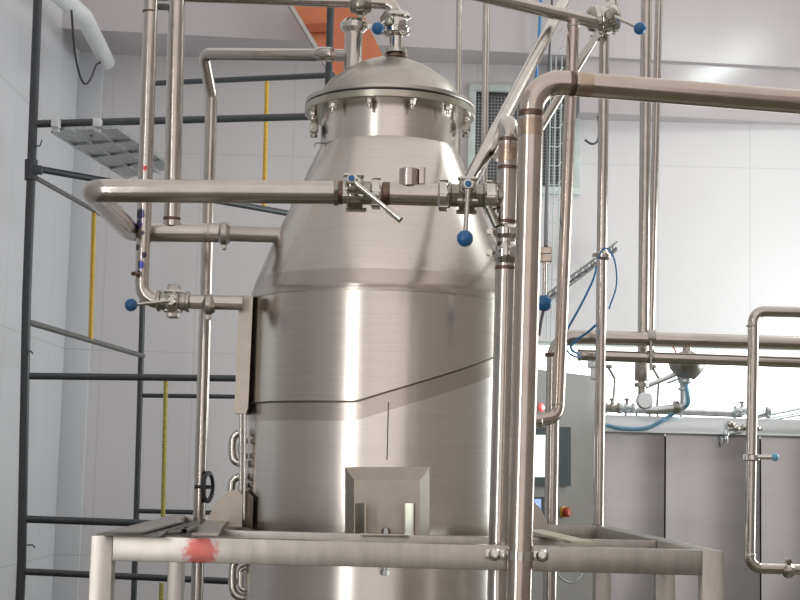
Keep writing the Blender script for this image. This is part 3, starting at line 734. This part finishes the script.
obj('ring', lambda bm: (lathe(bm, [(-.016, rL*1.02), (-.016, rL*1.12), (.016, rL*1.12), (.016, rL*1.02)], at(651, 337.6, DLp), X, 26), lathe(bm, [(-.014, rL*.83), (-.014, rL*.93), (.014, rL*.93), (.014, rL*.83)], at(650.5, 357, DLp), X, 26)), 'pipe_dull', hgo)
obj('rod', lambda bm: lathe(bm, [(-.1, .006), (.02, .006)], at(651, 346, DLp-.03), Z, 10), 'pipe_dull', hgo)
for px_, lab in ((592, 'valve block hanging below the capped end of the lower horizontal pipe'),):
    c = at(px_, 366, DLp+.02)
    o = thing('valve_block', lab, 'valve', c)
    obj('body', lambda bm: (box(bm, at(594, 362, DLp+.02), (.05, .04, .05), None, .006), box(bm, at(595, 374, DLp+.02), (.036, .035, .05), None, .006)), 'cabinet_trim', o)

# V: right drop pipe with elbows and valve
DV = 5.75; rV = 5.4*mpp(at(752, 450, DV))
V0 = at(830, 314, DV); V1 = at(753.5, 311, DV); V2 = at(749.5, 568, DV); V3 = at(830, 573.5, DV)
V0.z = V1.z; V3.z = V2.z
pV = pipe('steel_pipe', 'vertical drop pipe at the far right with elbows top and bottom', [V0, V1, V2, V3], rV, 'pipe_steel', .045, 22)
clamp(pV, at(788, 570, DV), X, rV, 'polished_steel', nut=Z+Yv*-.3, w=.011)
ring(pV, at(750, 555, DV), Z, rV, .006, 'polished_steel', 1.1)
ring(pV, at(752, 326, DV), Z, rV, .004, 'pipe_dull', 1.05)
v5 = thing('sample_valve', 'small clamp valve with pale blue ball on the far right drop pipe', 'valve', at(752, 457, DV))
obj('clamp_ring', lambda bm: lathe(bm, [(-.014, rV*1.0), (-.009, rV*1.6), (.009, rV*1.6), (.014, rV*1.0)], at(751.5, 457.5, DV), Z, 24), 'polished_steel', v5)
obj('handle', lambda bm: sweep(bm, [at(757, 457, DV-.02), at(774, 457, DV-.03)], .009, 12), 'polished_steel', v5)
obj('knob', lambda bm: sphere(bm, at(775, 457, DV-.03), .0155), 'pale_blue_hose', v5, label='pale blue ball knob')

# rod, block and blue ball behind B
DR = 4.7
ro = thing('lever_rod', 'thin steel rod with square block and large blue ball behind the thickest pipe', 'handle', at(545, 303, DR))
obj('rod', lambda bm: lathe(bm, [(0, .0062), ((at(545, 262, DR)-at(544.5, 300, DR)).length, .0062)], at(544.3, 300, DR), Z, 12), 'pipe_steel', ro)
obj('block', lambda bm: (box(bm, at(545.8, 251, DR), (.036, .03, .022), None, .003), box(bm, at(545.8, 259, DR), (.036, .034, .022), None, .003)), 'pipe_warm', ro)
obj('knob', lambda bm: sphere(bm, at(544, 303, DR), 8.3*mpp(at(544, 303, DR))), 'blue_plastic', ro, label='blue ball knob')

# ================================================================ CABLES, TRAYS, HOSES
def line(name, label, pts, r, mat, cat, bend=.05, smooth=True):
    if smooth:   # Catmull-Rom through points
        P = [Vector(p) for p in pts]; P = [P[0]*2-P[1]]+P+[P[-1]*2-P[-2]]; out = []
        for i in range(1, len(P)-2):
            for k in range(8):
                t = k/8; a, b, c, d = P[i-1:i+3]
                out.append(.5*((2*b)+(c-a)*t+(2*a-5*b+4*c-d)*t*t+(3*b-a-3*c+d)*t**3))
        out.append(P[-2]); path = out
    else: path = fillet(pts, bend)
    return tag(obj(name, lambda bm: sweep(bm, path, r, 8), mat), label, cat)
DCb = 7.8
line('cable', 'black cable running down the vertical wire tray beside the thickest pipe', [at(553, -20, 9.6), at(549, 60, 9.6), at(546.5, 120, 9.0), at(547, 170, 7.5), at(546, 215, 6), at(546, 247, DR)], .007, 'grey_cable', 'cable')
line('cable', 'short black cable hanging below the large blue ball behind the thickest pipe', [at(543.5, 310, DR), at(541, 322, DR), at(539, 336, DR)], .005, 'grey_cable', 'cable')
line('cable', 'blue cable hanging beside the diagonal pipe at the top', [at(541.5, -20, 9.6), at(539, 40, 9.6), at(536, 85, 9.7), at(534, 130, 9.85)], .010, 'blue_hose', 'cable')
# vertical wire tray
tr = thing('cable_tray', 'vertical wire cable tray with looped rungs running past the mesh window', 'cable tray', at(552, 350, 9.75))
def vtray(bm):
    for dx in (-5, 0, 6):
        sweep(bm, [at(557.5+dx, -20, 9.75), at(551+dx*.9, 340, 9.75)], .0042, 6)
    for y in range(14, 335, 19):
        x0 = 551-y*.018+1
        xo = at(558-y*.02, y, 9.72)
        tube(bm, [xo-X*.04+Z*.006, xo+X*.02, xo+X*.045+Z*.03, xo+X*.045+Yv*.04+Z*.03], .0032, .012, 6)
obj('wires', vtray, 'window_frame', tr)
# sloped tray
DT2 = 9.45
st = thing('cable_tray', 'sloping wire cable tray climbing to the right behind the pipes', 'cable tray', at(583, 280, DT2))
A_ = at(546, 303, DT2); B_ = at(617, 250, DT2+.3)
def wires(bm):
    for off in (Vector((0, 0, 0)), Vector((0, .12, .0)), Vector((0, 0, .055)), Vector((0, .12, .055)), Vector((0, .06, 0))):
        sweep(bm, [A_+off, B_+off], .0048, 6)
    n = 11
    for i in range(n):
        p = A_+(B_-A_)*(i+.3)/n
        tube(bm, [p+Z*.06, p, p+Yv*.12, p+Yv*.12+Z*.06], .0042, .004, 6)
obj('wires', wires, 'scaffold_grey', st)
obj('bracket', lambda bm: [box(bm, A_+(B_-A_)*f+Yv*.2+Z*-.015, (.03, .44, .03), None, .003) for f in (.25,)], 'zinc', st)
obj('bracket', lambda bm: [box(bm, A_+(B_-A_)*f+Yv*.1+Z*-.015, (.03, .24, .03), None, .003) for f in (.8,)], 'zinc', st)
rnd = random.Random(2)
for k in range(2):
    path = [A_+(B_-A_)*(i/12)+Vector((0, .03+.05*k, .012+.012*rnd.random())) for i in range(13)]
    line('cable', ['grey cable lying at the front edge of the sloping wire tray', 'grey cable lying at the rear edge of the sloping wire tray'][k], path, .008, 'zinc' if k else 'grey_cable', 'cable')
DH = 5.93
line('air_hose', 'blue air hose looping over the clamp of the long vertical pipe and down right', [at(598, 258, DH), at(603, 249, DH-.03), at(609, 250, DH-.02), at(615, 262, DH), at(616.5, 285, DH+.03), at(609, 309, DH+.06)], .0035, 'blue_hose', 'hose')
line('air_hose', 'blue air hose running straight down left from the long vertical pipe to the elbow', [at(597, 266, DH), at(593, 280, DH), at(582, 303, DH+.03), at(567, 330, DH+.08)], .0045, 'blue_hose', 'hose')
line('air_hose', 'blue air hose bundle crossing the elbow of the upper horizontal pipe', [at(596, 325, DH), at(588, 332, DH+.05), at(578, 339, DH+.1), at(571, 346, DLp-.1), at(573, 351, DLp-.1), at(579, 354, DLp-.07)], .005, 'blue_hose', 'hose')
line('air_hose', 'thin blue air hose curling below the elbow into the capped horizontal pipe', [at(566, 349, DLp-.1), at(570, 354, DLp-.12), at(576, 357, DLp-.1), at(580, 357, DLp-.07)], .004, 'blue_hose', 'hose')

# white duct + hanging cable, top left wall
dk = thing('air_duct', 'white round duct slanting down onto the left end of the back wall', 'duct', at(107, 60, 9.9))
obj('tube', lambda bm: tube(bm, [at(40, -22, 7.6), at(84, 17, 8.6), at(107, 62, 9.75)], .052, .5, 24), 'white_plastic', dk)
line('cable', 'black cable sagging in a loop below the white duct', [at(70, -10, 8.2), at(72, 18, 8.2), at(74.5, 50, 8.3), at(80, 76, 8.4), at(86, 84, 8.5), at(92, 76, 8.8), at(97, 64, 9.4), at(104, 63, 9.75), at(110, 59, 9.85)], .0065, 'black_rubber', 'cable')
line('cable', 'short black cable drooping on the wall between two vertical pipes at upper right', [at(597, 108, 9.9), at(599, 125, 9.88), at(598, 140, 9.88), at(592, 144, 9.88), at(585, 140, 9.9)], .008, 'grey_cable', 'cable')

# ================================================================ SCAFFOLD
D0, D1 = 7.0, 8.9
sc = thing('scaffold', 'black tube scaffold frame standing against the left wall', 'scaffold', (-1.2, 7.9, 0))
def sbar(name, p, q, r, mat='scaffold_paint'): return obj(name, lambda bm: sweep(bm, [p, q], r, 14), mat, sc)
FLt = at(38.5, -20, D0); FLb = at(21.5, 600, D0); FLb = Vector((FLb.x+(.0), D0, 0))
FLx = at(28, 250, D0).x
obj('post', lambda bm: sweep(bm, [Vector((at(21, 620, D0).x, D0, 0)), at(21.7, 560, D0), at(26.5, 300, D0), at(38.5, -20, D0)], .0215, 16), 'scaffold_paint', sc)
obj('post', lambda bm: sweep(bm, [Vector((at(135.5, 600, D1).x, D1, 0)), at(139, 430, D1), at(144, 250, D1), at(150, -5, D1)], .0175, 16), 'scaffold_paint', sc)
obj('post', lambda bm: sweep(bm, [Vector((at(325, 330, D0+.6).x, D0+.6, 0)), at(330.5, 8, D0+.6)], .019, 16), 'scaffold_paint', sc)
Dr = D0+.6
for (x0, y0, d0, x1, y1, d1, r, m) in (
    (34, 124, D0, 330, 116, Dr, .0185, 'scaffold_paint'), (150, 83.5, D1, 333, 75, Dr, .016, 'scaffold_paint'),
    (33, 168, D0, 292, 214, 8.1, .0165, 'scaffold_paint'), (36, 178, D0, 147, 240, D1, .012, 'scaffold_grey'),
    (28, 322, D0, 143, 356, D1, .015, 'scaffold_grey'), (24, 376, D0, 330, 379.5, Dr, .0165, 'scaffold_paint'),
    (141, 395.5, D1, 340, 398, D1, .013, 'scaffold_paint'), (23, 519, D0, 330, 530, Dr, .0175, 'scaffold_paint'),
    (138, 511, D1, 340, 515.5, D1, .014, 'scaffold_paint'), (22, 571.5, D0, 330, 586, Dr, .016, 'scaffold_paint')):
    sbar('rail', at(x0, y0, d0), at(x1, y1, d1), r, m)
obj('coupler', lambda bm: (sweep(bm, [at(31.3, 160, D0), at(31, 180, D0)], .031, 14), box(bm, at(37, 170, D0-.01), (.05, .04, .04), None, .006)), 'scaffold_paint', sc)
for x, y in ((40, 146), (31, 351), (33, 545)):
    obj('catch_pin', lambda bm: tube(bm, [at(x-6, y, D0-.015), at(x, y, D0-.02), at(x+2, y+(-6 if y < 200 else 3), D0-.02)], .0035, .008, 8), 'scaffold_paint', sc)
for (xa, ya1, xb2, yb2, d, m, r) in ((94, 212, 90.5, 340, 7.9, 'yellow_paint', .0125), (267, 79, 264, 208, 8.6, 'yellow_paint', .0125), (166, 379, 163, 517, 8.86, 'yellow_worn', .0135), (161.5, 583, 160.5, 640, 8.6, 'yellow_worn', .0135)):
    sbar('yellow_brace', at(xa, ya1, d), at(xb2, yb2, d), r, m)
# plank
pk = thing('scaffold_plank', 'grey perforated steel plank hooked on the top rail of the scaffold', 'plank', at(90, 150, 7.8))
zpk = at(80, 128.5, D0).z
def pkp(px, py):     # intersection with plank height
    d = at(px, py, 1)-EYE; k = (zpk-EYE.z)/d.z; return EYE+d*k
q0, q1, q2, q3 = pkp(52, 130.5), pkp(119, 128.5), pkp(176, 168), pkp(128, 178)
obj('deck', lambda bm: plate(bm, [q0, q1, q2, q3], Z*.016), 'zinc', pk)
def ribs(bm):
    for s in (.0, .33, .66, 1.0):
        a = q0+(q1-q0)*s; b = q3+(q2-q3)*s; bar(bm, a-Z*.006, b-Z*.006, .012, .012, 0)
    for s in (.25, .5, .75): bar(bm, q0+(q3-q0)*s-Z*.006, q1+(q2-q1)*s-Z*.006, .010, .010, 0)
obj('rib', ribs, 'zinc', pk)
for x in (56, 97.5):
    obj('hook_clamp', lambda bm: (box(bm, at(x, 123.3, D0), (.036, .055, .042), None, .004), box(bm, at(x, 130, D0+.02), (.03, .03, .02), None, .003)), 'white_plastic', pk)
obj('latch', lambda bm: (lathe(bm, [(-.02, .012), (.02, .012)], at(88, 132, D0+.15), X, 12), box(bm, at(91.5, 134, D0+.15), (.012, .02, .03), None, .003)), 'scaffold_grey', pk)

# orange sloped beam
ob = thing('orange_beam', 'orange painted sloping steel beam high behind the tank lid', 'beam', at(340, 50, 9.3))
def orb(bm):
    plate(bm, [at(285, -8, 9.3), at(352, -8, 9.3), at(388, 66, 9.3), at(392, 90, 9.3), at(345, 90, 9.3)], Yv*.03)
obj('web', orb, 'orange_paint', ob)
obj('flange_strip', lambda bm: plate(bm, [at(281, -8, 9.27), at(285, -8, 9.27), at(345, 90, 9.27), at(340, 90, 9.27)], Yv*.12), 'panel_steel', ob)
obj('stiffener', lambda bm: plate(bm, [at(305, 24, 9.26), at(329, 23, 9.26), at(329, 31.5, 9.26), at(310, 32, 9.26)], Yv*.03), 'orange_dark', ob)

# ================================================================ RIGHT: CONTROL CABINET
k0 = at(519, 367, 6.32); k1 = at(603, 380.5, 6.84)
cb = thing('control_cabinet', 'grey steel control cabinet with white display, blue screen and red stop button', 'cabinet', ((k0.x+k1.x)/2, 6.5, 0))
kd = (Vector((k1.x, k1.y, 0))-Vector((k0.x, k0.y, 0))).normalized(); kn = Vector((kd.y, -kd.x, 0))
if kn.y > 0: kn = -kn
zK = k0.z
def onk(px, py, out=0):      # point on the cabinet face
    d = at(px, py, 1)-EYE; P0_ = Vector((k0.x, k0.y, 0))+kn*out
    k = ((P0_-EYE).dot(kn))/d.dot(kn); return EYE+d*k
kb0, kb1 = Vector((k0.x, k0.y, 0)), Vector((k1.x, k1.y, 0))
obj('housing', lambda bm: plate(bm, [kb0, kb1, kb1-kn*.28, kb0-kn*.28], Z*zK), 'cabinet_paint', cb)
def quad(bm, x0, y0, x1, y1, o0, o1):
    p = [onk(x0, y0, o0), onk(x1, y0, o0), onk(x1, y1, o0), onk(x0, y1, o0)]; plate(bm, p, kn*(o1-o0))
dm = obj('display', lambda bm: quad(bm, 529, 427, 567, 486, .0, .02), 'screen_bezel', cb)
obj('screen', lambda bm: quad(bm, 532, 435, 557, 477, .02, .023), 'display_white', dm)
hm = obj('touch_panel', lambda bm: quad(bm, 527, 497, 542.5, 519, .0, .015), 'screen_bezel', cb)
hs = obj('screen', lambda bm: quad(bm, 529, 499, 540.5, 516, .015, .018), 'display_blue', hm)
obj('readout', lambda bm: [quad(bm, 533, 504+4*i, 537.5, 505.5+4*i, .018, .019) for i in range(3)], 'display_text', hm)
es = onk(563, 512)
eb = obj('stop_button', lambda bm: lathe(bm, [(0, .02), (.008, .021), (.012, .015), (.016, .015), (.020, .022), (.028, .022), (.034, .015)], es, kn, 24), 'red_plastic', cb, label='red mushroom stop button')
obj('collar', lambda bm: lathe(bm, [(0, .026), (.006, .026), (.008, .022)], es, kn, 24), 'yellow_paint', eb)
lr = onk(541, 407.5)
lo = obj('indicator_lamp', lambda bm: lathe(bm, [(0, .019), (.004, .019), (.010, .014), (.012, 0)], lr, kn, 24), 'lamp_red', cb, label='glowing red lamp')
obj('lamp_lens', lambda bm: lathe(bm, [(0, .008), (.004, .006), (.006, 0)], lr+kn*.011, kn, 16), 'lamp_core', lo)

# ================================================================ RIGHT: STAINLESS ENCLOSURE
DS = 6.9
e0 = at(595, 432, DS); e1 = at(700, 434, DS)
ztopE = (e0.z+e1.z)/2
ex0, ex1 = at(606, 450, DS).x, XR-.35
en = thing('steel_enclosure', 'big brushed stainless enclosure filling the lower right, with pale top rim', 'machine', ((ex0+ex1)/2, DS+.8, 0))
edges = [at(598, 500, DS).x, at(665, 500, DS).x, at(760.5, 500, DS).x, at(856, 500, DS).x, at(950, 500, DS).x, ex1]
for a, b in zip(edges, edges[1:]):
    obj('panel', lambda bm: box(bm, ((a+b)/2, DS+.015, ztopE/2), (b-a-.006, .03, ztopE), None, .003), 'cabinet_steel', en)
obj('core', lambda bm: box(bm, ((edges[0]+ex1)/2, DS+.72, (ztopE-.01)/2), (ex1-edges[0]-.01, 1.36, ztopE-.01), None, 0), 'frame_dark', en)
zrim = at(650, 416, DS).z
obj('rim', lambda bm: (box(bm, ((edges[0]+ex1)/2, DS+.02, (ztopE+zrim)/2), (ex1-edges[0], .06, zrim-ztopE), None, .006), box(bm, ((edges[0]+ex1)/2, DS+.0, ztopE+.004), (ex1-edges[0], .07, .008), None, .002)), 'cabinet_trim', en)
DQ = DS+.05
zr = at(680, 412, DQ).z
r1_ = thing('steel_pipe', 'thin horizontal pipe along the rim of the stainless enclosure', 'pipe', at(680, 412, DQ))
obj('tube', lambda bm: sweep(bm, [at(603, 409, DQ), at(742, 414.5, DQ)], .014, 16), 'zinc', r1_)
for x in (626, 637, 650, 658, 681, 735):
    obj('standoff', lambda bm: lathe(bm, [(0, .008), (at(x, 410, DQ).z-zrim, .008)], Vector((at(x, 415, DQ).x, DQ, zrim)), Z, 10), 'cabinet_trim', r1_)
# small fittings on that pipe
for (x, y, lab) in ((612, 408, 'small pale valve body on the rim pipe beside the long vertical pipe'), (627, 408, 'round pale fitting on the rim pipe left of the sight disc'), (742, 411, 'small pale valve on the rim pipe beside the far right drop pipe')):
    c = at(x, y, DQ-.02)
    o = thing('rim_valve', lab, 'valve', c)
    obj('body', lambda bm: (sphere(bm, c, .022), lathe(bm, [(-.04, .018), (-.034, .026), (-.026, .026), (-.02, .017), (.02, .017), (.026, .026), (.034, .026), (.04, .018)], c, X, 20)), 'cabinet_trim' if x > 620 else 'pipe_dull', o)
    obj('stem', lambda bm: lathe(bm, [(0, .008), (.035, .008), (.037, .014), (.045, .014)], c, Z, 14), 'pipe_dull', o)
for (x, y, lab) in ((726, 434, 'little hanging tap under the rim near the far right drop pipe'),):
    c = at(x, y, DS-.06)
    o = thing('sample_tap', lab, 'tap', c)
    obj('body', lambda bm: (sphere(bm, c, .015), lathe(bm, [(-.035, .009), (0, .010)], c, Z, 12), sweep(bm, [c, c+X*.07+Z*.012], .008, 10)), 'cabinet_trim', o)
    obj('outlet', lambda bm: lathe(bm, [(-.04, .011), (-.022, .011)], c, Z, 12), 'valve_dark', o)
o = thing('fitting_row', 'row of shiny knuckle fittings across the foot of the far right window', 'fitting', at(745, 428, DS-.07))
obj('knuckles', lambda bm: [sphere(bm, at(x, y, DS-.07), .015, 1.3, 1, 1, 14) for x, y in ((736, 428), (745, 427), (757, 428), (731, 424))]+[sweep(bm, [at(728, 429, DS-.07), at(762, 429, DS-.07)], .007, 10)], 'polished_steel', o)
for (x0, y0, x1, y1, r, lab) in ((757, 416, 830, 401, .012, 'upper pale pipe sloping up to the right edge above the enclosure'), (757, 421, 830, 409, .009, 'lower pale pipe sloping up to the right edge above the enclosure')):
    o = thing('steel_pipe', lab, 'pipe', at((x0+x1)/2, (y0+y1)/2, DQ))
    obj('tube', lambda bm: sweep(bm, [at(x0-8, y0+2, DQ), at(x1, y1, DQ+.2)], r, 14), 'zinc', o)
    if r > .01: obj('collar', lambda bm: lathe(bm, [(-.012, .012), (-.008, .027), (.008, .027), (.012, .012)], at(768, 412, DQ), X, 20), 'zinc', o)
# diaphragm valve (funnel)
DW = 6.7
dw = thing('diaphragm_valve', 'grey bowl-shaped diaphragm valve above the enclosure, pale blue stem below it', 'valve', at(685, 405, DW))
def bowl(bm):
    c = at(687, 379, DW); k = mpp(c)
    lathe(bm, [(0, 8*k), (4*k, 12*k), (10*k, 17*k), (17*k, 19*k), (19*k, 19*k), (20*k, 22*k), (22*k, 22*k), (23*k, 16*k), (28*k, 5*k), (32*k, 4*k), (33*k, 0)], c, Z, 28)
obj('bonnet', bowl, 'pipe_dull', dw)
def stem(bm):
    c = at(685, 405, DW); k = mpp(c)
    lathe(bm, [(0, 5*k), (14*k, 5*k), (15*k, 7*k), (17*k, 7*k), (18*k, 5*k), (21*k, 5.5*k), (23*k, 7*k), (26*k, 7*k), (28*k, 8*k)], c, Z, 24)
obj('body', stem, 'pale_blue_hose' if False else 'cabinet_trim', dw)
obj('elbow', lambda bm: tube(bm, [at(685, 398, DW), at(684.5, 407, DW), at(655, 410, DW), at(645, 410, DW)], .018, .03, 16), 'cabinet_trim', dw)
obj('flange', lambda bm: lathe(bm, [(-.012, .017), (-.012, .027), (.012, .027), (.012, .017)], at(676, 407, DW), X, 20), 'pipe_dull', dw)
line('signal_cable', 'thin orange and grey cable rising from the bowl-shaped valve', [at(677, 356, DW), at(674, 348, DW), at(669, 340, DW+.05)], .004, 'orange_paint', 'cable')
br = thing('pipe_branch', 'pale slanted branch pipe joining the sight disc line to the bowl valve', 'pipe', at(660, 378, DW))
obj('tube', lambda bm: (sweep(bm, [at(645, 387, DW), at(676, 374, DW)], .011, 14), sweep(bm, [at(667, 383, DW), at(678, 379, DW)], .006, 10)), 'cabinet_trim', br)
for (x, lab) in ((609, 'bent thin sampling lever beside the long vertical pipe, above the rim'), (653, 'bent thin sampling lever right of the round sight disc')):
    o = thing('lever', lab, 'handle', at(x, 400, DQ))
    dx = x-609
    obj('rod', lambda bm: tube(bm, [at(608+dx, 367, DQ), at(611+dx, 372, DQ), at(615+dx, 379, DQ), at(613+dx, 407, DQ)], .0062, .02, 10), 'pipe_dull', o)
    obj('knob', lambda bm: lathe(bm, [(-.012, .008), (-.006, .022), (.002, .022), (.008, .007)], at(609+dx, 366, DQ), Z, 14), 'pipe_dull', o)
line('air_hose', 'pale blue hose sagging along the rim of the stainless enclosure', [at(606, 425, DS-.06), at(622, 428.5, DS-.06), at(645, 428.5, DS-.06), at(660, 422, DS-.06), at(674, 413, DS-.06), at(688, 404, DW-.05), at(686, 385, DW-.07)], .009, 'pale_blue_hose', 'hose')
# small hanging wire under the frame
line('cable', 'thin pale wire looping beneath the frame beside the thickest pipe', [at(556, 566, 4.75), at(560, 577, 4.75), at(571, 583, 4.75), at(580, 578, 4.75), at(586, 568, 4.75)], .003, 'zinc', 'cable')

# ================================================================ LIGHT
def area(name, loc, size, sy, rot, power, col):
    l = bpy.data.lights.new(name, 'AREA'); l.shape = 'RECTANGLE'; l.size = size; l.size_y = sy; l.energy = power; l.color = col
    o = bpy.data.objects.new(name, l); COL.objects.link(o); o.location = loc; o.rotation_euler = rot; return o
R = math.radians
area('ceiling_fill', (.8, 3.5, 5.25), 5.9, 12.6, (0, 0, 0), 118, (1, .945, .925))  # unseen panel over the whole ceiling, added for flat, even reflections
area('front_wall_fill', (.0, YF+.05, 2.65), 4.3, 5.1, (R(90), 0, 0), 48, (1, .945, .92))  # unseen fill across the front wall, added to even out the tank's reflections
area('front_wall_fill', (3.0, YF+.05, 3.2), 1.6, 4.0, (R(90), 0, 0), 15, (1, .945, .92))  # second added fill, kept off the floor so the enclosure reflects darker below
area('tube_light', (2.75, 7.45, 5.2), .40, .25, (0, 0, 0), 7, (.90, 1, .97))
area('tube_light', (3.35, 7.0, 5.2), .13, 1.5, (0, 0, 0), 38, (.90, 1, .97))
area('window_light', (XL+.06, .70, 2.4), 3.6, .34, (0, R(-90), 0), 85, (1, .99, .96))
area('window_light', (XR-.08, 7.7, 2.0), 2.4, 3.0, (0, R(90), 0), 175, (.92, 1, .98))
W = bpy.data.worlds.new('world'); S.world = W; W.use_nodes = True
W.node_tree.nodes['Background'].inputs['Color'].default_value = (.75, .74, .76, 1); W.node_tree.nodes['Background'].inputs['Strength'].default_value = .6
S.view_settings.view_transform = 'Standard'; S.view_settings.look = 'None'
S.view_settings.exposure = 0.0; S.view_settings.gamma = 1.0
try: S.cycles.use_denoising = True; S.cycles.max_bounces = 8; S.cycles.sample_clamp_indirect = 6
except Exception: pass
